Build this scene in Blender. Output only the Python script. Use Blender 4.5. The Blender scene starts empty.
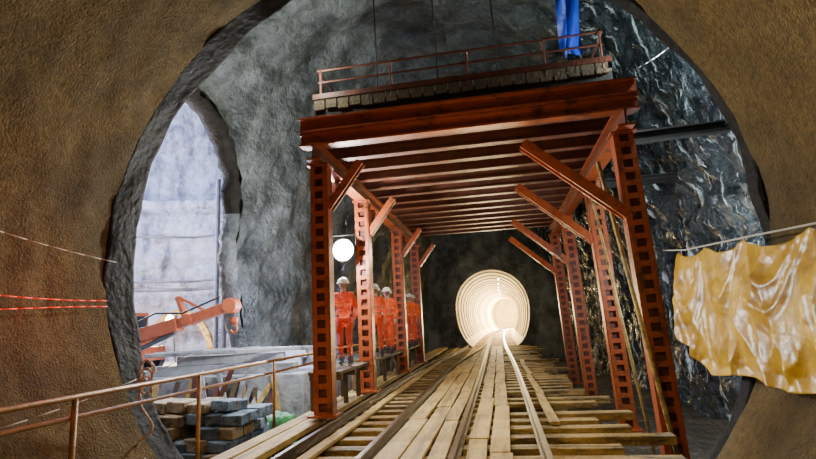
import bpy, bmesh, math, random
from mathutils import Vector, Matrix, noise
random.seed(7)
C=bpy.context.scene.collection

# ------------------------------------------------------------------ materials
def nmat(name, c1, c2, rough=0.8, metal=0.0, scale=3.0, bump=0.3, bscale=None, c3=None, c3lo=.6, c3hi=.7,
         c3scale=(1,1,1), rough2=None, spec=0.5, bdist=0.05, alpha=None, detail=8, blendx=None):
    m=bpy.data.materials.new(name); m.use_nodes=True
    N=m.node_tree.nodes; L=m.node_tree.links
    b=N['Principled BSDF']; b.inputs['Metallic'].default_value=metal
    b.inputs['Roughness'].default_value=rough
    b.inputs['Specular IOR Level'].default_value=spec
    tc=N.new('ShaderNodeTexCoord')
    n=N.new('ShaderNodeTexNoise'); n.inputs['Scale'].default_value=scale; n.inputs['Detail'].default_value=detail; n.inputs['Roughness'].default_value=.65
    L.new(tc.outputs['Object'],n.inputs['Vector'])
    r=N.new('ShaderNodeValToRGB'); r.color_ramp.elements[0].position=.32; r.color_ramp.elements[1].position=.68
    r.color_ramp.elements[0].color=(*c1,1); r.color_ramp.elements[1].color=(*c2,1)
    L.new(n.outputs['Fac'],r.inputs['Fac'])
    col=r.outputs['Color']
    if c3 is not None:
        mp=N.new('ShaderNodeMapping'); mp.inputs['Scale'].default_value=c3scale
        L.new(tc.outputs['Object'],mp.inputs['Vector'])
        n3=N.new('ShaderNodeTexNoise'); n3.inputs['Scale'].default_value=1.0; n3.inputs['Detail'].default_value=7
        n3.inputs['Roughness'].default_value=.7
        L.new(mp.outputs['Vector'],n3.inputs['Vector'])
        r3=N.new('ShaderNodeValToRGB'); r3.color_ramp.elements[0].position=c3lo; r3.color_ramp.elements[1].position=c3hi
        L.new(n3.outputs['Fac'],r3.inputs['Fac'])
        mx=N.new('ShaderNodeMixRGB'); mx.inputs['Color2'].default_value=(*c3,1)
        L.new(r3.outputs['Color'],mx.inputs['Fac']); L.new(col,mx.inputs['Color1']); col=mx.outputs['Color']
    fac=None
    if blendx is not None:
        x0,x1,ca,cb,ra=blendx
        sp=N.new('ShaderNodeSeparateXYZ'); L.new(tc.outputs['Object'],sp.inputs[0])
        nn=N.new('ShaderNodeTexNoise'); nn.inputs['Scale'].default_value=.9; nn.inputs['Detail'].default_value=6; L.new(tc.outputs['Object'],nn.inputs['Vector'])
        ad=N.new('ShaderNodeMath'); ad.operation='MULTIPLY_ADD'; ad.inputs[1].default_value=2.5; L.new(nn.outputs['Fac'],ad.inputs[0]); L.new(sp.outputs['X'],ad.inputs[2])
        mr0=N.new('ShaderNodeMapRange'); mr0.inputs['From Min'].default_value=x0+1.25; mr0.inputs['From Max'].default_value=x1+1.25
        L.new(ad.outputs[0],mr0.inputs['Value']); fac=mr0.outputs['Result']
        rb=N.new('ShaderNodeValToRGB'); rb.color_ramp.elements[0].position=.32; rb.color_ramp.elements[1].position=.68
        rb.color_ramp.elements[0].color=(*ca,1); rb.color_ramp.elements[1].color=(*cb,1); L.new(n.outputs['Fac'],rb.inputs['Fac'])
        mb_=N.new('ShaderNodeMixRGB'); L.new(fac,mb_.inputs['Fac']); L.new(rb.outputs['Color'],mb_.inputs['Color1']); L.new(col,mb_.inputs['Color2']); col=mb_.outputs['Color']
    L.new(col,b.inputs['Base Color'])
    if rough2 is not None:
        mr=N.new('ShaderNodeMapRange'); mr.inputs['From Min'].default_value=.35; mr.inputs['From Max'].default_value=.65
        mr.inputs['To Min'].default_value=rough; mr.inputs['To Max'].default_value=rough2
        L.new(n.outputs['Fac'],mr.inputs['Value'])
        out=mr.outputs['Result']
        if fac is not None:
            m2=N.new('ShaderNodeMapRange'); m2.inputs['To Min'].default_value=blendx[4]; L.new(fac,m2.inputs['Value']); L.new(out,m2.inputs['To Max']); out=m2.outputs['Result']
        L.new(out,b.inputs['Roughness'])
    if bump>0:
        n2=N.new('ShaderNodeTexNoise'); n2.inputs['Scale'].default_value=bscale or scale*6; n2.inputs['Detail'].default_value=6
        L.new(tc.outputs['Object'],n2.inputs['Vector'])
        bp=N.new('ShaderNodeBump'); bp.inputs['Strength'].default_value=bump; bp.inputs['Distance'].default_value=bdist
        L.new(n2.outputs['Fac'],bp.inputs['Height']); L.new(bp.outputs['Normal'],b.inputs['Normal'])
    if alpha is not None: b.inputs['Alpha'].default_value=alpha
    return m
def emat(name,col,st):
    m=bpy.data.materials.new(name); m.use_nodes=True; N=m.node_tree.nodes
    b=N['Principled BSDF']; b.inputs['Base Color'].default_value=(*col,1)
    b.inputs['Emission Color'].default_value=(*col,1); b.inputs['Emission Strength'].default_value=st
    return m
M_brown=nmat('shotcrete_brown',(.090,.058,.014),(.255,.172,.052),.85,scale=16,bump=1,bscale=38,bdist=.03,c3=(.030,.021,.008),c3lo=.34,c3hi=.72,c3scale=(.5,.5,.5),spec=.25)
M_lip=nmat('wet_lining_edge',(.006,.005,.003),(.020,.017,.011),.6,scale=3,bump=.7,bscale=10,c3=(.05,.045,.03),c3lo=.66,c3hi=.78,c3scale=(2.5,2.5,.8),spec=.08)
M_rock=nmat('shotcrete_grey',(.050,.057,.050),(.19,.205,.185),.75,scale=1.3,bump=1,bscale=7,bdist=.10,c3=(.013,.017,.014),c3lo=.43,c3hi=.61,c3scale=(.45,.45,.3),rough2=.42)
M_wet=nmat('wet_rock_black',(.004,.008,.010),(.028,.040,.046),.12,scale=1.2,bump=1,bscale=3.8,bdist=.3,c3=(.50,.58,.60),c3lo=.575,c3hi=.635,c3scale=(2.6,5.5,.5),rough2=.35,blendx=(.6,2.8,(.040,.047,.042),(.16,.175,.155),.7))  # pale stretched streaks are wet glints painted into the colour
M_cham=nmat('shotcrete_pale',(.34,.35,.42),(.58,.59,.68),.85,scale=2.2,bump=1,bscale=6,bdist=.12,c3=(.11,.11,.15),c3lo=.46,c3hi=.66,c3scale=(1.3,1.3,.35))
M_mud=nmat('mud_floor',(.04,.036,.028),(.11,.095,.07),.5,scale=1.3,bump=1,bscale=5,bdist=.15,rough2=.25)
M_conc=nmat('concrete',(.28,.30,.32),(.50,.52,.54),.8,scale=2,bump=.4,bscale=12,c3=(.12,.12,.12),c3lo=.48,c3hi=.68,c3scale=(1.5,1.5,1.5))
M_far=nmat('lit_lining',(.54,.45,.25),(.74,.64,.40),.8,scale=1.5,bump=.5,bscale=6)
M_rib=nmat('rib_steel',(.26,.20,.10),(.36,.28,.15),.6,scale=3,bump=.1)
M_red=nmat('red_oxide_steel',(.27,.050,.012),(.47,.105,.026),.42,metal=.1,scale=3,bump=.25,bscale=25,c3=(.10,.030,.012),c3lo=.48,c3hi=.66,c3scale=(3,3,3))
M_redd=nmat('red_oxide_dark',(.075,.022,.011),(.15,.042,.020),.5,metal=.1,scale=3,bump=.25,bscale=25)
M_wood=nmat('weathered_wood',(.36,.22,.05),(.60,.42,.13),.7,scale=2.2,bump=.5,bscale=20,c3=(.13,.08,.025),c3lo=.47,c3hi=.66,c3scale=(6,.6,6))
M_wood2=nmat('old_wood_dark',(.06,.042,.020),(.14,.095,.045),.8,scale=2.2,bump=.5,bscale=20)
M_sleep=nmat('sleeper_wood',(.24,.15,.04),(.48,.32,.10),.7,scale=2.5,bump=.6,bscale=18,c3=(.07,.045,.018),c3lo=.44,c3hi=.60,c3scale=(1.2,6,6))
M_rail=nmat('rail_steel',(.04,.024,.015),(.10,.055,.035),.35,metal=.8,scale=6,bump=.2)
M_railtop=nmat('rail_worn_top',(.24,.19,.13),(.36,.30,.21),.38,metal=.8,scale=6,bump=.1)
M_hand=nmat('handrail_rusty',(.26,.12,.04),(.46,.25,.09),.45,metal=.3,scale=6,bump=.2)
M_tarp=nmat('yellow_tarp',(.50,.28,.012),(.74,.46,.035),.32,scale=1.6,bump=.35,bscale=9,bdist=.03,c3=(.20,.095,.008),c3lo=.46,c3hi=.70,c3scale=(1.6,2.0,3.0),detail=4)
M_blue=nmat('blue_tarp',(.01,.03,.36),(.02,.08,.65),.4,scale=2,bump=.6,bscale=6)
M_green=nmat('green_tarp',(.02,.14,.03),(.05,.27,.07),.5,scale=3,bump=.6,bscale=8)
M_bagb=nmat('bag_paper',(.24,.19,.12),(.42,.34,.22),.85,scale=4,bump=.6,bscale=12,c3=(.08,.06,.04),c3lo=.5,c3hi=.66,c3scale=(5,5,5))
M_bagu=nmat('bag_blue',(.07,.12,.18),(.20,.29,.38),.7,scale=4,bump=.6,bscale=12,c3=(.03,.045,.06),c3lo=.5,c3hi=.66,c3scale=(5,5,5))
M_orange=nmat('crane_orange',(.50,.10,.03),(.66,.17,.06),.45,scale=4,bump=.2)
M_dark=nmat('black_steel',(.015,.015,.015),(.05,.045,.04),.5,metal=.4,scale=4,bump=.2)
M_pipe=nmat('grey_pipe',(.10,.11,.13),(.20,.21,.24),.5,scale=4,bump=.2)
M_glass=nmat('cab_glass',(.02,.03,.04),(.04,.05,.06),.08,scale=2,bump=0)
GA=.42
M_vest=nmat('hi_vis_orange',(.90,.10,.012),(1,.16,.015),.8,scale=6,bump=.3,alpha=GA)
M_strip=nmat('reflective_strip',(.7,.3,.15),(.85,.4,.2),.4,scale=6,bump=.1,alpha=GA)
M_trou=nmat('orange_trousers',(.75,.07,.012),(.85,.11,.02),.9,scale=6,bump=.3,alpha=GA)
M_skin=nmat('skin',(.45,.26,.17),(.55,.33,.22),.55,scale=8,bump=.1,alpha=.6)
M_helm=nmat('white_helmet',(.75,.74,.68),(.85,.84,.78),.3,scale=3,bump=0,alpha=.75)
M_hair=nmat('dark_hair',(.02,.015,.01),(.04,.03,.02),.7,scale=10,bump=.3,alpha=.6)
M_boot=nmat('work_boots',(.015,.015,.015),(.04,.035,.03),.6,scale=6,bump=.2,alpha=.6)
M_rope=nmat('rope_fibre',(.45,.42,.34),(.6,.56,.46),.9,scale=20,bump=.3)
M_lamp=emat('floodlight_lens',(1,.98,.92),400)
M_lampw=emat('warm_bulb',(1,.85,.6),40)
M_redtrail=emat('red_trail_glow',(1,.06,.02),.12)  # glow for the red light trails, not a real lamp

# ------------------------------------------------------------------ mesh helpers
class MB:
    def __init__(s): s.v=[]; s.f=[]; s.m=[]; s.mats=[]
    def mi(s,m):
        if m not in s.mats: s.mats.append(m)
        return s.mats.index(m)
    def add(s,vs,fs,m):
        o=len(s.v); s.v+= [tuple(v) for v in vs]; k=s.mi(m)
        for f in fs: s.f.append(tuple(o+i for i in f)); s.m.append(k)
    def box(s,a,b,m,M=None):
        x0,y0,z0=a; x1,y1,z1=b
        vs=[Vector(p) for p in ((x0,y0,z0),(x1,y0,z0),(x1,y1,z0),(x0,y1,z0),(x0,y0,z1),(x1,y0,z1),(x1,y1,z1),(x0,y1,z1))]
        if M: vs=[M@v for v in vs]
        s.add(vs,[(0,3,2,1),(4,5,6,7),(0,1,5,4),(1,2,6,5),(2,3,7,6),(3,0,4,7)],m)
    def frame(s,a,b,up=(0,0,1)):
        a=Vector(a);b=Vector(b); d=(b-a); l=d.length; d.normalize(); up=Vector(up)
        if abs(d.dot(up))>.98: up=Vector((1,0,0))
        x=d.cross(up).normalized(); z=x.cross(d).normalized()
        M=Matrix((( x.x,d.x,z.x,a.x),(x.y,d.y,z.y,a.y),(x.z,d.z,z.z,a.z),(0,0,0,1)))
        return M,l
    def bar(s,a,b,w,h,m,up=(0,0,1)):
        M,l=s.frame(a,b,up); s.box((-w/2,0,-h/2),(w/2,l,h/2),m,M)
    def ibeam(s,a,b,w,h,m,up=(0,0,1),t=.03,mf=None):
        M,l=s.frame(a,b,up); mf=mf or m
        s.box((-w/2,0,h/2-t),(w/2,l,h/2),mf,M); s.box((-w/2,0,-h/2),(w/2,l,-h/2+t),mf,M)
        s.box((-t/2,0,-h/2+t),(t/2,l,h/2-t),m,M)
    def cyl(s,a,b,r,m,n=10,r2=None):
        M,l=s.frame(a,b); r2=r if r2 is None else r2; vs=[]
        for k,(y,rr) in enumerate(((0,r),(l,r2))):
            for i in range(n):
                t=2*math.pi*i/n; vs.append(M@Vector((rr*math.cos(t),y,rr*math.sin(t))))
        fs=[(i,(i+1)%n,n+(i+1)%n,n+i) for i in range(n)]+[tuple(range(n-1,-1,-1)),tuple(range(n,2*n))]
        s.add(vs,fs,m)
    def tube(s,pts,r,m,n=6):
        for a,b in zip(pts[:-1],pts[1:]): s.cyl(a,b,r,m,n)
    def ell(s,c,rad,m,nu=14,nv=9,M=None,vmin=-math.pi/2,ns=0):
        vs=[]; c=Vector(c)
        for j in range(nv+1):
            ph=vmin+(math.pi/2-vmin)*j/nv
            for i in range(nu):
                t=2*math.pi*i/nu
                p=Vector((rad[0]*math.cos(ph)*math.cos(t),rad[1]*math.cos(ph)*math.sin(t),rad[2]*math.sin(ph)))
                if ns: p*=1+ns*noise.noise(p*6+c)
                if M: p=M@p
                vs.append(p+c)
        fs=[(j*nu+i,j*nu+(i+1)%nu,(j+1)*nu+(i+1)%nu,(j+1)*nu+i) for j in range(nv) for i in range(nu)]
        s.add(vs,fs,m)
    def obj(s,name,parent=None,smooth=False,bevel=0):
        me=bpy.data.meshes.new(name); me.from_pydata(s.v,[],s.f)
        for m in s.mats: me.materials.append(m)
        for p,k in zip(me.polygons,s.m): p.material_index=k; p.use_smooth=smooth
        me.update(); o=bpy.data.objects.new(name,me); C.objects.link(o)
        if parent: o.parent=parent
        if bevel:
            b=o.modifiers.new('bevel','BEVEL'); b.width=bevel; b.segments=2; b.limit_method='ANGLE'
        return o
def empty(name,loc=(0,0,0)):
    e=bpy.data.objects.new(name,None); C.objects.link(e); e.location=loc; return e
def grid(mb,P,nu,nv,m,keep=None):
    vs=[P(i/nu,j/nv) for j in range(nv+1) for i in range(nu+1)]
    fs=[]
    for j in range(nv):
        for i in range(nu):
            q=(j*(nu+1)+i,j*(nu+1)+i+1,(j+1)*(nu+1)+i+1,(j+1)*(nu+1)+i)
            if keep:
                c=(vs[q[0]]+vs[q[1]]+vs[q[2]]+vs[q[3]])/4
                if not keep(c): continue
            fs.append(q)
    mb.add(vs,fs,m)
def fb(p,s,o=4): return noise.fractal(Vector(p)*s,1.0,2.0,o)

# ------------------------------------------------------------------ foreground lining
CX,CZ,RR=-1.12,1.0,4.12
def lining():
    mb=MB()
    def P(u,v):
        a=2*math.pi*u; y=-6+12*v
        a0=Vector((math.cos(a)*2,math.sin(a)*2,y))
        r=RR+.07*fb(a0,.5)+.03*fb(a0,2.2)+.012*noise.noise(a0*7)
        return Vector((CX+r*math.cos(a),y,CZ+r*math.sin(a)))
    grid(mb,P,260,150,M_brown)
    def B(u,v):
        a=2*math.pi*u; return Vector((CX+4.3*v*math.cos(a),-5.9,CZ+4.3*v*math.sin(a)))
    grid(mb,B,48,4,M_brown)
    return mb.obj('wall_tunnel_lining',smooth=True)
lining()
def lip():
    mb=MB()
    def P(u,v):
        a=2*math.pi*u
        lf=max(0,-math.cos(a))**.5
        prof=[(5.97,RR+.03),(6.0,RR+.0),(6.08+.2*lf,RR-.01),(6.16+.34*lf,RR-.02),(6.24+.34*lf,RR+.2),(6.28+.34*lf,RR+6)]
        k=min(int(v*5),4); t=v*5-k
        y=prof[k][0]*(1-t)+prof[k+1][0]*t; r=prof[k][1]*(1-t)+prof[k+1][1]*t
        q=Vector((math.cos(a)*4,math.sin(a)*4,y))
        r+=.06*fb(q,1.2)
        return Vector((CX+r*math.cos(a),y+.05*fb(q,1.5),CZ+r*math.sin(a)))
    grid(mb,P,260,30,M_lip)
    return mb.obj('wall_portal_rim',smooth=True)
lip()

# ------------------------------------------------------------------ cavern shell
def spline(pts,n):
    out=[]; 
    seg=[(Vector(b)-Vector(a)).length for a,b in zip(pts[:-1],pts[1:])]; T=sum(seg)
    def cr(p0,p1,p2,p3,t): return .5*((2*p1)+(-p0+p2)*t+(2*p0-5*p1+4*p2-p3)*t*t+(-p0+3*p1-3*p2+p3)*t**3)
    V=[Vector(p) for p in pts]
    for i in range(n+1):
        d=T*i/n; k=0
        while k<len(seg)-1 and d>seg[k]: d-=seg[k]; k+=1
        t=d/seg[k]; p0=V[max(k-1,0)];p3=V[min(k+2,len(V)-1)]
        out.append(cr(p0,V[k],V[k+1],p3,t))
    return out
Z0,HH=-3.2,11.6
plL=[(-6.3,6.62),(-7.5,7.2),(-7.9,9.0),(-8.0,11.5),(-7.4,14.5),(-6.4,18),(-5.3,23),(-4.6,31)]
plR=[(4.0,6.25),(4.6,7.4),(4.9,9.5),(4.7,15),(4.2,22),(3.6,31)]
def shell_pt(p,v):
    a=v*math.pi/2; ca=max(math.cos(a),0)**.72; z=Z0+HH*math.sin(a)**.95
    rx=-.9; return Vector((rx+(p.x-rx)*ca,p.y,z))
def mk_shell(name,pl,mat,nu,nv,keep=None,rings=True):
    pts=spline(pl,nu); mb=MB()
    def P(u,v):
        p=pts[min(int(round(u*nu)),nu)]; q=shell_pt(p,v)
        c=Vector((-.9,p.y,1)); n=(q-c).normalized()
        d=.35*fb(q,.25)+.16*fb(q,.9)+.06*fb(q,3)
        if rings or v>.8: d+=.06*math.sin(q.y*4.2+1.2*noise.noise(q*.3))
        if not rings: 
            k=min(max((.9-v)/.2,0),1); d+=k*(.20*(1-abs(math.sin(q.y*2.6+1.2*noise.noise(q*.5))))**2+.1*fb(q,1.8))
        if u<.04: d*=.3
        return q+n*d
    grid(mb,P,nu,nv,mat,keep)
    return mb.obj(name,smooth=True)
HY,HR,HZ=9.85,2.95,2.35
def hright(z): return HR+ (1.9*(HZ-z)/(HZ+2.6) if z<HZ else 0)
def keepL(c):
    dy=c.y-HY
    if c.x>-3: return True
    if c.z<HZ: return not (-HR<dy<hright(c.z))
    return not (abs(dy)<HR and c.z< HZ+math.sqrt(max(HR**2-dy*dy,0)))
mk_shell('wall_cavern_left',plL,M_rock,320,150,keepL)
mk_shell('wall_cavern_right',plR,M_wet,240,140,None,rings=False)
ptsL=spline(plL,300)
def mainx(y,z):
    p=min(ptsL,key=lambda q:abs(q.y-y)); s=min(max((z-Z0)/HH,0),1)**(1/.95); a=math.asin(s)
    return -.9+(p.x+.9)*math.cos(a)**.72
def collar():
    mb=MB(); path=[]
    for i in range(16): 
        z=-2.6+(HZ+2.6)*i/16; path.append((HY+hright(z),z))
    for i in range(41):
        a=math.pi*i/40; path.append((HY+HR*math.cos(a),HZ+HR*math.sin(a)))
    for i in range(1,17): path.append((HY-HR,HZ-(HZ+2.6)*i/16))
    n=len(path)-1; m=10
    def P(u,v):
        k=min(int(round(u*n)),n); y,z=path[k]
        dy,dz=y-HY,max(z-HZ,0); l=math.hypot(dy,dz) or 1
        a=2*math.pi*v
        q=Vector((mainx(y,z)-.12,y,z)); w=.14+.08*noise.noise(q*1.3)
        return q+Vector((.28*math.cos(a),w*math.sin(a)*dy/l,w*math.sin(a)*dz/l))+Vector((1,1,1))*.08*noise.noise(q*3+Vector((v*3,0,0)))
    vs=[P(i/n,j/m) for j in range(m+1) for i in range(n+1)]
    lo=[];hi=[]
    for j in range(m):
        for i in range(n):
            q=(j*(n+1)+i,j*(n+1)+i+1,(j+1)*(n+1)+i+1,(j+1)*(n+1)+i)
            (lo if i<20 else hi).append(q)
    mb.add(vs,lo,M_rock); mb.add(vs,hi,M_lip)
    return mb.obj('wall_opening_collar',smooth=True)
collar()
LZ=6.1
def chamber():
    mb=MB(); pl=[(-4.6,18.0),(-6.5,18.9),(-9,20.3),(-13,21),(-17,19),(-19,13.5),(-16.5,7.5),(-11,6.3),(-6,6.3)]
    pts=spline(pl,260); cc=Vector((-11,13.5,0))
    def P(u,v):
        p=pts[min(int(round(u*260)),260)]; p=Vector((p.x,p.y,0)); out=(p-cc).normalized()
        if v<.5: z=-3.2+(LZ+3.2)*v/.5; off=0
        elif v<.54: z=LZ; off=1.6*(v-.5)/.04
        elif v<.8: z=LZ+5*(v-.54)/.26; off=1.6-1.2*((v-.54)/.26)**2
        else:
            t=(v-.8)/.2; z=LZ+5+1.2*math.sin(t*math.pi/2); q=(p+out*.4)*(1-t)+cc*t; q.z=z
            return q+Vector((0,0,.2*fb(q,.6)))
        q=p+out*off; q.z=z
        if .475<v<.515: q-=out*.30
        return q+out*(.35*fb(q,.4)+.18*fb(q,1.6)+.07*fb(q,4))
    grid(mb,P,260,140,M_cham,lambda c: c.x<mainx(c.y,c.z)+.05)
    return mb.obj('wall_side_chamber',smooth=True)
chamber()
TX,TZ,TR=-.35,.72,2.2
def hs(a,r):
    ca,sa=math.cos(a),math.sin(a)
    if sa>=0: return r*ca,r*sa
    return r*math.copysign(abs(ca)**.55,ca), r*1.17*sa
def endwall():
    mb=MB()
    def P(u,v):
        a=2*math.pi*u; r=TR+(10-TR)*v**1.5; x,z=hs(a,r)
        q=Vector((TX+x,31,TZ+z))
        q.y-= .25*abs(fb(q,.8)) if v>0 else 0
        return q
    grid(mb,P,96,30,M_rock); return mb.obj('wall_end',smooth=True)
endwall()
def bend(y): return .0010*max(y-40,0)**2
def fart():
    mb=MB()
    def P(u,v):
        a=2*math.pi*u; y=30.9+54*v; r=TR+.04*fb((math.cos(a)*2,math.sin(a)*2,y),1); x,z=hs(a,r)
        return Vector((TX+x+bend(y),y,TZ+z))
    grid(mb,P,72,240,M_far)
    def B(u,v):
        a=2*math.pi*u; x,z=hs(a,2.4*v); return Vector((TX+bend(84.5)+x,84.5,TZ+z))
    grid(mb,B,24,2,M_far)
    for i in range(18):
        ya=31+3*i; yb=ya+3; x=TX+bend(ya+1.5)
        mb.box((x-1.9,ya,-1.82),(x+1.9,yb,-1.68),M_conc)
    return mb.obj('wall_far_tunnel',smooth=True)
fart()
mb=MB()
y=31.4
while y<80:
    for k in range(36):
        a0=math.radians(-50+280*k/36); a1=math.radians(-50+280*(k+1)/36); x=TX+bend(y)
        x0,z0=hs(a0,2.10); x1,z1=hs(a1,2.10)
        mb.bar((x+x0,y,TZ+z0),(x+x1,y,TZ+z1),.08,.07,M_rib,up=(0,1,0))
    y+=2.6
mb.obj('steel_tunnel_ribs')
mb=MB()
y=33
while y<60:
    mb.ell((TX+.5+bend(y),y,TZ+1.75),(.05,.05,.05),M_lampw,8,6)
    y+=4.5
mb.obj('festoon_lamps',smooth=True)
mb=MB()
grid(mb,lambda u,v: Vector((-20+26*u,6.3+25*v,-2.5+.12*fb((u*26,v*25,0),.6)+.04*fb((u*26,v*25,3),2))),160,160,M_mud)
mb.obj('floor',smooth=True)
mb=MB()
mb.box((-13.5,11.7,-2.6),(-4.7,19.5,-1.05),M_conc)
mb.obj('concrete_bench',bevel=.03)
mb=MB()
for (x,y,z,l,w,rz) in [(-7.9,12.5,-.93,2.6,.5,.12),(-6.2,12.25,-.93,2.2,.45,-.1),(-7.2,13.6,-.93,3.2,.6,.3),(-6.3,14.6,-.93,3.0,.35,-.25),(-7.0,12.5,-.69,2.8,.3,.12),(-6.6,13.9,-.69,2.2,.5,.2),(-6.9,15.4,-.93,2.6,.7,.1),(-6.9,15.4,-.69,2.4,.5,.3)]:
    M=Matrix.Translation((x,y,z))@Matrix.Rotation(rz,4,'Z')
    mb.box((-l/2,-w/2,-.12),(l/2,w/2,.12),M_conc,M)
for (x,y,l,rz) in [(-7.6,12.2,3.0,.2),(-6.0,13.0,2.6,-.35),(-8.2,13.4,2.8,.5),(-5.9,12.3,1.6,.7)]:
    M=Matrix.Translation((x,y,-.50))@Matrix.Rotation(rz,4,'Z')
    mb.box((-l/2,-.07,-.05),(l/2,.07,.05),M_conc,M)
mb.obj('concrete_slab_stack',bevel=.02)
mb=MB()
random.seed(11)
for k in range(22):
    x=random.uniform(-8.4,-4.9); l=random.uniform(1.2,2.0)
    mb.bar((x,11.3-.3*random.random(),-2.45),(x+random.uniform(-.7,.7),11.66,-2.45+l*.78),.12,.035,random.choice([M_wood,M_conc,M_wood2,M_wood2,M_redd]),up=(0,1,0))
mb.obj('leaning_planks')
random.seed(7)

# ------------------------------------------------------------------ track
DZ=-1.5
track=empty('railway_track')
mb=MB(); y=.3
while y<72:
    xl=-3.0+random.uniform(-.08,.08); xr=1.30+random.uniform(-.15,.45)
    if y>31: xl,xr=-2.1,1.3
    elif random.random()<.3: xr+=.5
    M=Matrix.Translation((bend(y) if y>31 else 0,y,DZ-.16))@Matrix.Rotation(random.uniform(-.012,.012),4,'Z')
    w=random.uniform(.10,.13)
    if random.random()<.12 and y<30:
        mb.box((xl,-w,-.1),(random.uniform(-.4,.2),w,.02),M_sleep,M)
    else: mb.box((xl,-w,-.1),(xr,w,.02),M_sleep,M)
    y+=random.uniform(.52,.60)
mb.obj('sleepers',track,bevel=.012)
mb=MB()
for x in (-2.75,-1.1,1.0): mb.box((x-.12,-1,DZ-.52),(x+.12,31,DZ-.26),M_wood2)
for yy in range(0,31,3):
    for x in (-2.75,-1.1,1.0): mb.box((x-.12,yy-.12,-2.7 if yy<6 else -2.55),(x+.12,yy+.12,DZ-.52),M_wood2)
mb.obj('bearers',track)
mb=MB()
def rail(x,x2,top=M_railtop):
    for i in range(25):
        ya=-1+i*3; yb=ya+3
        def X(y):
            t=min(max((y-14)/18,0),1); t=t*t*(3-2*t); return x*(1-t)+x2*t+bend(y)
        a=Vector((X(ya),ya,0)); b=Vector((X(yb),yb,0))
        for (w,z0,z1,m) in ((.13,DZ-.14,DZ-.12,M_rail),(.02,DZ-.12,DZ-.04,M_rail),(.075,DZ-.04,DZ-.008,M_rail),(.055,DZ-.008,DZ,top)):
            zc=(z0+z1)/2; mb.bar(a+Vector((0,0,zc)),b+Vector((0,0,zc)),w,z1-z0,m)
rail(-2.78,-1.9);rail(-1.74,-.9,M_rail);rail(-.66,-.75,M_rail);rail(.42,.25)
mb.obj('rails',track)
def planks(name,xs,y0,y1,mat,z=DZ-.135,jit=.03,parent=None,th=.05):
    mb=MB()
    for (xa,xb) in xs:
        y=y0-random.uniform(0,1.5)
        while y<y1:
            l=random.uniform(2.4,3.8); yb=min(y+l,y1)
            M=Matrix.Translation(((xa+xb)/2,(y+yb)/2,z+random.uniform(0,.012)))@Matrix.Rotation(random.uniform(-jit,jit)*.5,4,'Z')@Matrix.Rotation(random.uniform(-.01,.01),4,'Y')
            w=(xb-xa)*random.uniform(.42,.485); h=(yb-y)/2-.02
            mb.box((-w,-h,0),(w,h,th),mat,M); y=yb
    return mb.obj(name,parent,bevel=.008)
planks('walking_planks',[(-1.62,-1.30),(-1.30,-1.0),(-1.0,-.74)],0,30,M_wood,parent=track)
planks('side_planks',[(-.52,-.24),(-.24,.05)],0,30,M_wood,parent=track)
planks('edge_planks',[(-2.6,-2.42)],7,30,M_wood,parent=track)
planks('loose_planks',[(.62,.78)],9,20,M_wood,parent=track,jit=.05)
wk=empty('timber_walkway')
planks('boards',[(-3.66,-3.38),(-3.38,-3.07)],0,30.3,M_wood,z=DZ-.12,parent=wk,th=.09)
mb=MB()
for yy in range(1,31,2): 
    mb.box((-3.7,yy-.08,-2.0),(-3.05,yy+.08,-1.63),M_wood2)
    mb.box((-3.5,yy-.07,-2.3 if yy<6 else -2.55),(-3.36,yy+.07,-2.0),M_wood2)
mb.obj('supports',wk)
mb=MB()
for (ya,yb) in ((9.0,11.0),(11.75,15.2),(15.95,18.6)):
    for k in range(3): mb.box((-3.52+.21*k,ya,-.86),(-3.33+.21*k,yb,-.80),M_wood2)
    n=3
    for i in range(n):
        yy=ya+.1+(yb-ya-.2)*i/(n-1)
        mb.box((-3.52,yy-.05,-.96),(-2.90,yy+.05,-.86),M_wood2)
        for x in (-3.47,-3.12): mb.box((x-.04,yy-.04,-1.5),(x+.04,yy+.04,-.96),M_wood2)
mb.obj('timber_staging',bevel=.01)

mb=MB()
ys=[2.6,4.15,6.1,8.3,10.6,13,15.5,18,21,24]
for yy in ys: mb.cyl((-3.86,yy,-2.0),(-3.86,yy,-.52),.026,M_hand,8)
mb.tube([(-3.86,-1,-.50),(-3.86,8,-.52),(-3.86,26,-.52)],.026,M_hand,8)
mb.tube([(-3.90,-1,-.66),(-3.90,8,-.72),(-3.90,26,-.72)],.022,M_hand,8)
mb.obj('handrail',smooth=True)

# ------------------------------------------------------------------ gantry
g=empty('steel_gantry')
GY=[8.5,11.4,15.6,19.0]; XL,XR=-3.02,2.30
mb=MB()
def column(x0,y,z0,x1,z1):
    a=Vector((x0,y,z0)); b=Vector((x1,y,z1)); M,l=mb.frame(a,b,(0,1,0))
    W=.145; Dp=.12
    for sx in (-1,1):
        mb.box((sx*W-.02,0,-Dp),(sx*W+.02,l,Dp),M_red,M)
        mb.box((sx*W-(.07 if sx>0 else 0),0,-Dp-.012),(sx*W+(0 if sx>0 else .07),l,-Dp+.004),M_red,M)
        mb.box((sx*W-(.07 if sx>0 else 0),0,Dp-.004),(sx*W+(0 if sx>0 else .07),l,Dp+.012),M_red,M)
    mb.box((-W,0,-.07),(W,l,.07),M_redd,M)
    n=int(l/.22)
    for i in range(n+1):
        yy=l*i/n
        for zz in (-Dp-.014,Dp-.0):
            mb.box((-W,max(yy-.045,0),zz),(W,min(yy+.045,l),zz+.014),M_red,M)
    mb.box((-W-.1,-.04,-Dp-.1),(W+.1,0,Dp+.1),M_red,M); mb.box((-W-.06,l-.03,-Dp-.06),(W+.06,l,Dp+.06),M_red,M)
for i,y in enumerate(GY):
    column(XL,y,-1.44,XL,2.93); column(XR+.12,y,-2.35,XR-.03,2.93)
mb.obj('columns',g)
mb=MB()
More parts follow.
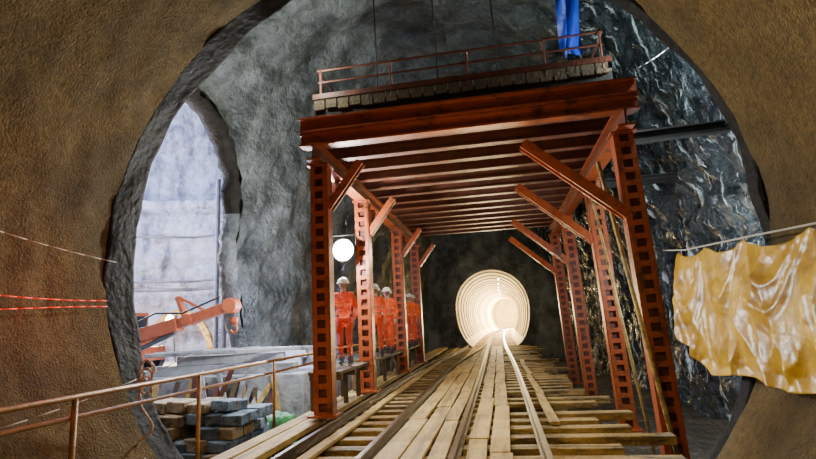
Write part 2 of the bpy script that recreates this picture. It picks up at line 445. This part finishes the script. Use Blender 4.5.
for x in (XL,XR-.03): mb.ibeam((x,8.1,3.09),(x,19.6,3.09),.26,.32,M_redd,mf=M_red)
for y in GY:
    mb.ibeam((XR-.05,y,1.50),(.65,y,2.93),.17,.22,M_red,up=(0,1,0))
    mb.ibeam((XL+.15,y,2.12),(-2.25,y,2.93),.14,.18,M_red,up=(0,1,0))
for y in GY[:-1]:
    mb.ibeam((XL,y+.1,2.1),(XL,y+1.1,2.93),.12,.14,M_redd)
mb.obj('girders_and_braces',g)
mb=MB(); y=8.4; k=0
while y<19.6:
    mb.ibeam((-3.28,y,3.37),(2.5,y,3.37),.18,.24,M_redd,mf=M_redd); y+=.8; k+=1
mb.ibeam((-3.28,8.22,3.33),(2.52,8.22,3.33),.2,.24,M_red,t=.035)
mb.ibeam((-3.28,8.20,3.60),(2.52,8.20,3.60),.22,.28,M_red,t=.035)
mb.ibeam((-3.28,19.6,3.62),(2.52,19.6,3.62),.22,.26,M_red)
for x in (-3.2,2.4): mb.ibeam((x,8.35,3.62),(x,19.6,3.62),.2,.26,M_red)
mb.obj('cross_beams',g)
mb=MB(); y=8.35
while y<19.5:
    mb.box((-3.1,y,3.50),(2.3,y+.21,3.55),M_wood2); y+=.23
mb.obj('deck_boards',g)
mb=MB()
for y in (8.6,11,13.4,15.8): 
    for x in (-2.9,-1.2,.6,2.1): mb.box((x-.08,y-.08,3.55),(x+.08,y+.08,3.98),M_wood2)
mb.box((-3.1,8.45,3.90),(2.25,8.62,4.06),M_dark)
y=8.45
while y<16.4: mb.box((-3.1,y,4.06),(2.25,y+.2,4.11),M_wood2); y+=.22
x=-3.08
while x<2.1:
    mb.box((x,8.38,4.0+random.uniform(-.02,.02)),(x+.20,8.44,4.22),M_wood2); x+=.23
mb.box((-3.1,8.36,4.20),(2.25,8.40,4.30),M_redd)
mb.obj('upper_platform',g)
mb=MB()
for x in (-2.95,-1.6,-.2,1.15,2.1): mb.cyl((x,8.4,4.1),(x,8.4,4.78),.025,M_redd,8)
for z in (4.78,4.54): mb.cyl((-3.0,8.4,z),(2.15,8.4,z),.020,M_redd,8)
for xx in (-3.0,2.15):
    mb.cyl((xx,8.4,4.78),(xx,16.2,4.78),.022,M_redd,8)
    for yy in (10.5,13,16.2): mb.cyl((xx,yy,4.1),(xx,yy,4.78),.022,M_redd,8)
mb.obj('platform_railing',g)
mb=MB()
mb.ibeam((2.5,9.0,3.0),(4.7,9.2,3.12),.16,.2,M_dark); mb.ibeam((2.5,12.2,3.0),(4.8,12.3,3.05),.16,.2,M_dark)
mb.obj('wall_struts',g)
mb=MB()
mb.cyl((2.25,7.6,-2.45),(1.93,8.9,2.6),.035,M_wood,8)
mb.obj('timber_pole',smooth=True)
mb=MB(); mb.cyl((2.45,9.8,-2.45),(2.15,11.0,2.7),.03,M_wood,8); mb.obj('timber_pole.001',smooth=True)

# ------------------------------------------------------------------ tarp right
def tarp():
    mb=MB()
    ties=[0,.22,.45,.72,1.0]
    def rdg(a,b,c): return (1-min(abs(noise.noise(Vector((a,b,c)))*1.8),1))**2
    def P(u,v):
        y=7.8-4.3*u
        k=max(i for i in range(4) if ties[i]<=u+1e-9); s=(u-ties[k])/(ties[k+1]-ties[k]); sw=math.sin(math.pi*s)
        top=.80-.25*u-.10*sw*(ties[k+1]-ties[k])/.25
        bot=-.34-.44*math.sin(min(u*3.2,1)*math.pi/2)+.08*u+.03*math.sin(u*17)
        z=top*(1-v)+bot*v
        f1=rdg(u*6+v*.5,v*.5-u*1,1.3); f2=rdg(u*8-v*1.6,v*.8+u*2,5.1); f3=rdg(u*2.5+v*1.0,v*2.0-1.2*sw,9.7)
        x=2.70-.13*v-.085*f1*(.3+v)-.06*f2*(.4+.6*v)-.08*f3*(.4+.6*sw)
        x+=-.07*math.sin(v*math.pi)+.012*fb((u*20,v*6,2),1.2)
        lim=CX+math.sqrt(max(RR**2-(z-CZ)**2,0))-.14
        x=min(x,lim-.08*f1-.06*f2)
        return Vector((x,y,z))
    grid(mb,P,260,80,M_tarp)
    o=mb.obj('yellow_tarp',smooth=True)
    s=o.modifiers.new('s','SOLIDIFY'); s.thickness=.006
tarp()
mb=MB(); mb.tube([(2.6,8.3,.90),(2.70,7.7,.82),(2.72,6,.73),(2.72,4,.61),(2.74,3,.68)],.010,M_rope,5); mb.obj('tarp_line')

mb=MB()
grid(mb,lambda u,v: Vector((1.6+.38*u+.08*math.sin(u*9),9.0+.5*v+.1*math.sin(u*12+v*4),6.6-1.5*v-.12*math.sin(u*3))),24,24,M_blue)
mb.obj('blue_tarp',smooth=True)
def cable(name,pts,r=.012,m=M_dark):
    mb=MB(); mb.tube(pts,r,m,6); return mb.obj(name,smooth=True)
cable('suspension_cable',[(-1.9,8.6,4.3),(-1.95,8.8,8.0)],.016); cable('suspension_cable.001',[(-.75,8.6,4.3),(-.8,8.8,8.0)],.016); cable('suspension_cable.002',[(.35,8.6,4.3),(.3,8.8,8.0)],.016)
def sag(a,b,s,n=14):
    a=Vector(a);b=Vector(b); return [a.lerp(b,i/n)-Vector((0,0,s*math.sin(math.pi*i/n))) for i in range(n+1)]
cable('wall_wire',sag((-5.0,2.2,1.6),(-5.0,5.9,1.0),.12),.006,M_rope)
cable('wall_wire.001',sag((-4.9,2.5,-.9),(-4.3,7.0,-.2),.15),.006,M_rope)
cable('wall_wire.002',sag((2.6,8.4,4.0),(3.9,7.6,5.2),.3),.01,M_dark)
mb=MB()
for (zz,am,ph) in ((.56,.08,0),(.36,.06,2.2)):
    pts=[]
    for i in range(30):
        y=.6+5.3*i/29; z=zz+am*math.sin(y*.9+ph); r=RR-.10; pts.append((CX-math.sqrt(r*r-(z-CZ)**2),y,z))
    mb.tube(pts,.009,M_redtrail,6)
mb.obj('red_light_trails',smooth=True)  # added glowing tubes standing for red light trails, no fixture here
mb=MB(); pts=[]
for i in range(40):
    t=i/39; pts.append((-4.42+.10*math.sin(t*14),5.85,-.3-1.35*t+.05*math.sin(t*9)))
mb.tube(pts,.014,M_rope,6)
for k in range(3): 
    pts=[(-4.42+.09*math.cos(a*.5+k),5.83,-.45+.16*math.sin(a*.5+k)-.1*k) for a in range(14)]
    mb.tube(pts,.012,M_rope,6)
mb.obj('coiled_rope',smooth=True)

# ------------------------------------------------------------------ chamber objects
mb=MB()
mx,my=-9.85,16.5
for dx in (0,.30): mb.cyl((mx+dx,my,-1.05),(mx+dx,my,5.6),.09,M_pipe,10)
z=-.8
while z<5.5: 
    mb.bar((mx-.08,my,z),(mx+.38,my,z),.07,.07,M_pipe); z+=.45
for z in (0,2,4): mb.bar((mx+.15,my,z),(mx+.3,my+2.6,z),.07,.07,M_pipe)
mb.obj('ladder_mast',smooth=False)
# air and water pipes along chamber wall
mb=MB()
for (zz,r) in ((1.9,.07),(2.25,.05),(4.2,.05)):
    mb.tube([(-8.2,18.9,zz),(-10.5,19.7,zz+.05),(-13,19.9,zz),(-16,18.4,zz+.05)],r,M_pipe,8)
mb.obj('service_pipes',smooth=True)
# stacked bags / blocks
mb=MB()
for lay in range(7):
    for i in range(7-lay//3):
        for j in range(4-lay//2):
            x=-6.75+.40*i+.08*lay+random.uniform(-.05,.05); y=7.7+.52*j+.10*lay+random.uniform(-.05,.05); z=-2.36+.19*lay
            if random.random()<.10 and lay>2: continue
            M=Matrix.Translation((x,y,z))@Matrix.Rotation(random.uniform(-.3,.3),4,'Z')@Matrix.Rotation(random.uniform(-.10,.10),4,'X')@Matrix.Rotation(random.uniform(-.06,.06),4,'Y')
            c=M_bagu if random.random()<.3+.5*(i/6) else M_bagb
            h=random.uniform(.080,.094)
            mb.box((-.19,-.25,-h),(.19,.25,h),c,M)
            # strap
            mb.box((-.195,-.02,-h-.004),(.195,.02,h+.004),M_bagb if c is M_bagu else M_dark,M)
mb.obj('cement_bag_pile',bevel=.028)
mb=MB()
def GT(u,v):
    x=-5.4+1.1*u; y=9.85+.9*v
    e=min(u,1-u,v,1-v); z=-2.5+.75*min(e*6,1)+.06*fb((x,y,0),2.5)
    return Vector((x+.05*noise.noise(Vector((u*9,v*9,z)))*2,y,z))
grid(mb,GT,36,36,M_green); mb.obj('green_tarp_cover',smooth=True)

cr=empty('mobile_crane')
bx,by,bz=-11.3,13.2,-1.05
mb=MB()
mb.box((bx-1.7,by-.8,bz+.35),(bx+1.3,by+.8,bz+.75),M_orange)
for sy in (-.75,.75):
    for k,xx in enumerate((-1.2,-.3,.9)):
        mb.cyl((bx+xx,by+sy-.12,bz+.37),(bx+xx,by+sy+.12,bz+.37),.36,M_dark,20)
        mb.cyl((bx+xx,by+sy-.14,bz+.37),(bx+xx,by+sy+.14,bz+.37),.15,M_pipe,12)
mb.obj('chassis',cr,bevel=.02)
mb=MB()
mb.box((bx-1.5,by-.6,bz+.8),(bx-.1,by+.6,bz+1.5),M_orange); mb.cyl((bx-.3,by,bz+.75),(bx-.3,by,bz+.85),.5,M_dark,18)
mb.box((bx+.0,by-.05,bz+.8),(bx+.8,by+.65,bz+1.75),M_orange); mb.box((bx+.1,by-.07,bz+1.2),(bx+.7,by-.04,bz+1.65),M_glass); mb.box((bx+.79,by+.02,bz+1.15),(bx+.815,by+.58,bz+1.65),M_glass)
mb.obj('cab',cr,bevel=.03)
mb=MB()
a=Vector((-11.0,12.6,-.25)); b=Vector((-8.5,12.45,.28)); c=Vector((-6.85,12.3,.70))
mb.bar(a,b,.34,.36,M_orange); mb.bar(b-(b-a).normalized()*.2,c,.24,.26,M_orange)
mb.cyl(c+Vector((-.05,-.16,-.02)),c+Vector((-.05,.16,-.02)),.20,M_orange,14)
mb.cyl(a+Vector((.5,0,-.35)),b+Vector((-.1,0,-.2)),.07,M_pipe,10)
mb.bar(b+Vector((.2,0,.1)),b+Vector((-.15,.1,.75)),.14,.12,M_orange)
mb.bar(b+Vector((.9,0,.25)),b+Vector((-.15,.1,.75)),.07,.07,M_orange)
mb.cyl(b+Vector((.3,-.2,.1)),b+Vector((.3,.2,.1)),.16,M_orange,12)
mb.tube([a+Vector((.2,-.2,.2)),b+Vector((-.6,-.2,.32)),b+Vector((.2,-.2,.28)),c+Vector((-.3,-.16,.22))],.03,M_dark,6)
mb.obj('boom',cr,bevel=.015)
mb=MB()
mb.cyl(c+Vector((.02,0,-.1)),c+Vector((.02,0,-.35)),.015,M_dark,6)
mb.box(tuple(c+Vector((-.07,-.05,-.50))),tuple(c+Vector((.11,.05,-.32))),M_orange)
hk=[c+Vector((.02+.09*math.sin(t),0,-.62+.10*math.cos(t))) for t in [i*.5 for i in range(0,10)]]
mb.tube(hk,.03,M_orange,8); mb.obj('hook_block',cr,smooth=True)
mb=MB()
for k in range(14):
    a0=math.pi*k/14;a1=math.pi*(k+1)/14
    mb.bar((-13.0+1.5*math.cos(a0),19.0,-1.0+1.9*math.sin(a0)),(-13.0+1.5*math.cos(a1),19.0,-1.0+1.9*math.sin(a1)),.25,.16,M_wood,up=(0,1,0))
mb.obj('timber_arch_rib')

# ------------------------------------------------------------------ lamps
def floodlight(name,loc,r=.09,m=M_lamp,post=None):
    mb=MB(); x,y,z=loc
    mb.ell(loc,(r,r*.35,r),m); mb.cyl((x,y+.03,z),(x,y+.16,z),r*1.12,M_dark,20,r2=r*.6)
    mb.cyl((x,y-.02,z),(x,y+.04,z),r*1.12,M_dark,20)
    for sx in (-1,1): mb.bar((x+sx*r*1.15,y+.04,z),(x+sx*r*1.15,y+.04,z+r*1.4),.03,.02,M_dark)
    mb.bar((x-r*1.15,y+.04,z+r*1.4),(x+r*1.15,y+.04,z+r*1.4),.03,.02,M_dark)
    if post: mb.cyl((x,y+.14,z),post,.02,M_dark,6)
    return mb.obj(name,smooth=True)
floodlight('floodlight',(-3.40,11.0,1.72),.25,post=(-3.25,11.20,1.72))
floodlight('floodlight.001',(-12.0,17.0,.55),.20,m=M_lampw,post=(-12.0,17.4,-1.0))
def light(kind,name,loc,e,col,size=.2,rot=None,**k):
    l=bpy.data.lights.new(name,kind); l.energy=e; l.color=col
    if kind=='AREA': l.size=size
    else: l.shadow_soft_size=size
    for a,b in k.items(): setattr(l,a,b)
    o=bpy.data.objects.new(name,l); o.location=loc
    if rot: o.rotation_euler=rot
    C.objects.link(o); return o
light('POINT','floodlight_glow',(-3.5,10.5,1.72),800,(.92,.98,1),.15)
light('POINT','chamber_light',(-13,14.5,8.0),4800,(.56,.67,1),.5)
light('POINT','chamber_low_light',(-12.6,14.0,3.0),2400,(.82,.84,1),.4)
light('POINT','chamber_warm_light',(-12.2,16.7,.4),900,(1,.62,.22),.2)
light('POINT','wall_fill_light',(-5.8,13.2,.6),420,(.68,.72,1),.3)  # added lavender fills without a fixture, brightening the left cavern wall
light('POINT','wall_fill_light.001',(-6.2,10.6,2.6),240,(.75,.78,1),.3)
light('POINT','pit_light',(-6.0,7.9,.0),60,(1,.88,.7),.2)
light('POINT','tunnel_fill_light',(-.5,-1.8,-.6),95,(1,.74,.30),.5)  # unseen fill added behind the camera to warm the lining
light('POINT','right_bay_light',(3.6,9.8,.8),260,(.80,.92,1),.15)
light('POINT','right_bay_light.001',(2.9,8.2,4.2),240,(.80,.94,1),.1)
light('POINT','platform_light',(.5,9.8,5.9),130,(.88,1,.92),.2)
light('POINT','vault_light',(-3.0,8.0,4.6),80,(.92,1,.9),.2)
light('SPOT','track_fill_light',(-.7,2.6,2.9),640,(1,.74,.34),.3,rot=(math.radians(38),0,0),spot_size=math.radians(80),spot_blend=.9)  # unseen warm spot added to brighten the deck
light('POINT','gantry_light',(-.3,7.1,1.5),65,(1,.72,.36),.3)
light('POINT','track_fill_light.001',(-.3,17,1.8),130,(1,.76,.40),.3)  # added warm fill under the gantry, no fixture
light('POINT','portal_glow_light',(-.3,27,.6),160,(1,.78,.42),.3)
light('POINT','staging_light',(-2.3,13,1.9),110,(1,.82,.55),.2)
light('POINT','tarp_light',(.9,4.6,.8),13,(1,.80,.48),.3)
light('POINT','red_wash_fill',(-4.2,4.9,.5),20,(1,.09,.03),.1)  # added red fills with no fixture, they wash the left wall red
light('POINT','red_wash_fill.001',(-4.2,3.0,.4),16,(1,.09,.03),.1)
for i,(y,e) in enumerate(((34,380),(39,800),(46,1600),(54,3000),(63,6000),(74,14000))):
    light('POINT','far_tunnel_light.%03d'%i,(TX+.2+bend(y),y,.4),e,(1,.80,.46),.3)

# ------------------------------------------------------------------ workers
def skin_obj(name,verts,edges,rads,mat,parent,sub=2):
    me=bpy.data.meshes.new(name); me.from_pydata([tuple(v) for v in verts],edges,[]); me.materials.append(mat)
    o=bpy.data.objects.new(name,me); C.objects.link(o); o.parent=parent
    sk=o.modifiers.new('skin','SKIN'); sk.use_smooth_shade=True
    for i,r in enumerate(rads):
        sv=me.skin_vertices[0].data[i]; sv.radius=(r,r) if not isinstance(r,tuple) else r
        sv.use_root=(i==0)
    ss=o.modifiers.new('sub','SUBSURF'); ss.levels=sub; ss.render_levels=sub
    return o
def worker(loc,rz,step,suffix):
    e=empty('construction_worker'+suffix,loc); e.rotation_euler=(0,0,rz)
    s=step
    V=[(0,0,.93),(.10,0,.88),(.11,-.10*s,.49),(.12,-.12*s+.04,.09),(-.10,0,.88),(-.11,.14*s-.02,.49),(-.12,.30*s,.12)]
    skin_obj('legs',V,[(0,1),(1,2),(2,3),(0,4),(4,5),(5,6)],[.12,.095,.065,.05,.095,.065,.05],M_trou,e)
    V=[(0,0,.95),(0,0,1.15),(0,0,1.36),(0,-.01,1.48),(.17,0,1.42),(.25,.06*s,1.14),(.24,-.12,.93),(-.17,0,1.42),(-.25,-.04*s,1.14),(-.23,-.16,.95)]
    skin_obj('jacket',V,[(0,1),(1,2),(2,3),(2,4),(4,5),(5,6),(2,7),(7,8),(8,9)],[(.16,.115),(.16,.11),(.15,.11),.06,.075,.055,.042,.075,.055,.042],M_vest,e)
    mb=MB()
    for z in (1.06,1.22):
        for k in range(20):
            a0=2*math.pi*k/20;a1=2*math.pi*(k+1)/20
            mb.bar((.172*math.cos(a0),.128*math.sin(a0),z),(.172*math.cos(a1),.128*math.sin(a1),z),.012,.05,M_strip)
    mb.obj('reflective_bands',e)
    mb=MB()
    mb.cyl((0,0,1.44),(0,-.01,1.56),.055,M_skin,12); mb.ell((0,-.015,1.64),(.076,.092,.115),M_skin,18,12)
    mb.ell((0,-.105,1.625),(.013,.02,.024),M_skin,8,6); mb.ell((0,-.098,1.575),(.026,.010,.008),M_orange,8,5)
    for sx in (-1,1):
        mb.ell((sx*.03,-.095,1.65),(.013,.008,.008),M_helm,8,5); mb.ell((sx*.03,-.102,1.65),(.006,.005,.006),M_hair,6,4)
        mb.ell((sx*.078,-.005,1.635),(.012,.022,.032),M_skin,8,6)
    mb.ell((0,.02,1.645),(.079,.088,.10),M_hair,14,8)
    mb.obj('head',e,smooth=True)
    mb=MB()
    mb.ell((0,-.005,1.675),(.118,.142,.118),M_helm,20,8,vmin=0)
    mb.cyl((0,-.005,1.668),(0,-.005,1.680),.135,M_helm,20); mb.ell((0,-.10,1.672),(.09,.09,.012),M_helm,14,5)
    mb.bar((0,-.11,1.765),(0,.11,1.765),.03,.05,M_helm)
    mb.obj('helmet',e,smooth=True)
    for sx,(hx,hy,hz) in ((1,(.24,-.12,.93)),(-1,(-.23,-.16,.95))):
        V=[Vector((hx,hy,hz)),Vector((hx,hy-.02,hz-.05)),Vector((hx,hy-.03,hz-.09))]; E=[(0,1),(1,2)]; Rr=[.026,(.02,.036),(.018,.036)]
        for k,l in enumerate((.065,.078,.072,.055)):
            oy=-.03+.02*k
            i=len(V); p=Vector((hx,hy-.03+oy,hz-.10))
            V+=[p,p+Vector((-sx*.008,-.004,-l*.5)),p+Vector((-sx*.025,-.008,-l))]; E+=[(2,i),(i,i+1),(i+1,i+2)]; Rr+=[.010,.009,.008]
        i=len(V); p=Vector((hx-sx*.005,hy-.055,hz-.04)); V+=[p,p+Vector((-sx*.01,-.018,-.04))]; E+=[(1,i),(i,i+1)]; Rr+=[.011,.009]
        skin_obj('hand_%s'%('l' if sx>0 else 'r'),V,E,Rr,M_skin,e,1)
    mb=MB()
    for (x,y) in ((.12,-.12*s+.04),(-.12,.30*s)):
        mb.ell((x,y-.05,.05),(.052,.14,.055),M_boot,14,8); mb.cyl((x,y,.05),(x,y,.2),.06,M_boot,12)
    mb.obj('boots',e,smooth=True)
for k,(x,y,rz,s) in enumerate([(-3.15,10.1,.1,.8),(-3.0,12.2,.25,.9),(-3.15,12.9,.1,.6),(-3.0,13.6,-.1,1.0),(-3.15,14.5,-.1,.8),(-3.05,16.3,.3,.7),(-3.0,17.2,0,.9),(-3.05,18.1,0,.9)]):
    worker((x,y,-.79),rz,s,'' if k==0 else '.%03d'%k)

# ------------------------------------------------------------------ world, camera
w=bpy.data.worlds.new('w'); bpy.context.scene.world=w; w.use_nodes=True
wn=w.node_tree.nodes
wn['Background'].inputs[0].default_value=(.02,.02,.025,1); wn['Background'].inputs[1].default_value=.2
psi,th,roll=.16797,.18417,math.radians(3)
F=Vector((-math.sin(psi)*math.cos(th),math.cos(psi)*math.cos(th),math.sin(th)))
R=Vector((math.cos(psi),math.sin(psi),0)); U=R.cross(F)
R2=R*math.cos(roll)-U*math.sin(roll); U2=U*math.cos(roll)+R*math.sin(roll)
cam=bpy.data.cameras.new('camera'); co=bpy.data.objects.new('camera',cam); C.objects.link(co)
cam.sensor_width=36; cam.lens=500*36/816; cam.clip_start=.05; cam.clip_end=300
co.matrix_world=Matrix(((R2.x,U2.x,-F.x,0),(R2.y,U2.y,-F.y,0),(R2.z,U2.z,-F.z,0),(0,0,0,1)))
bpy.context.scene.camera=co
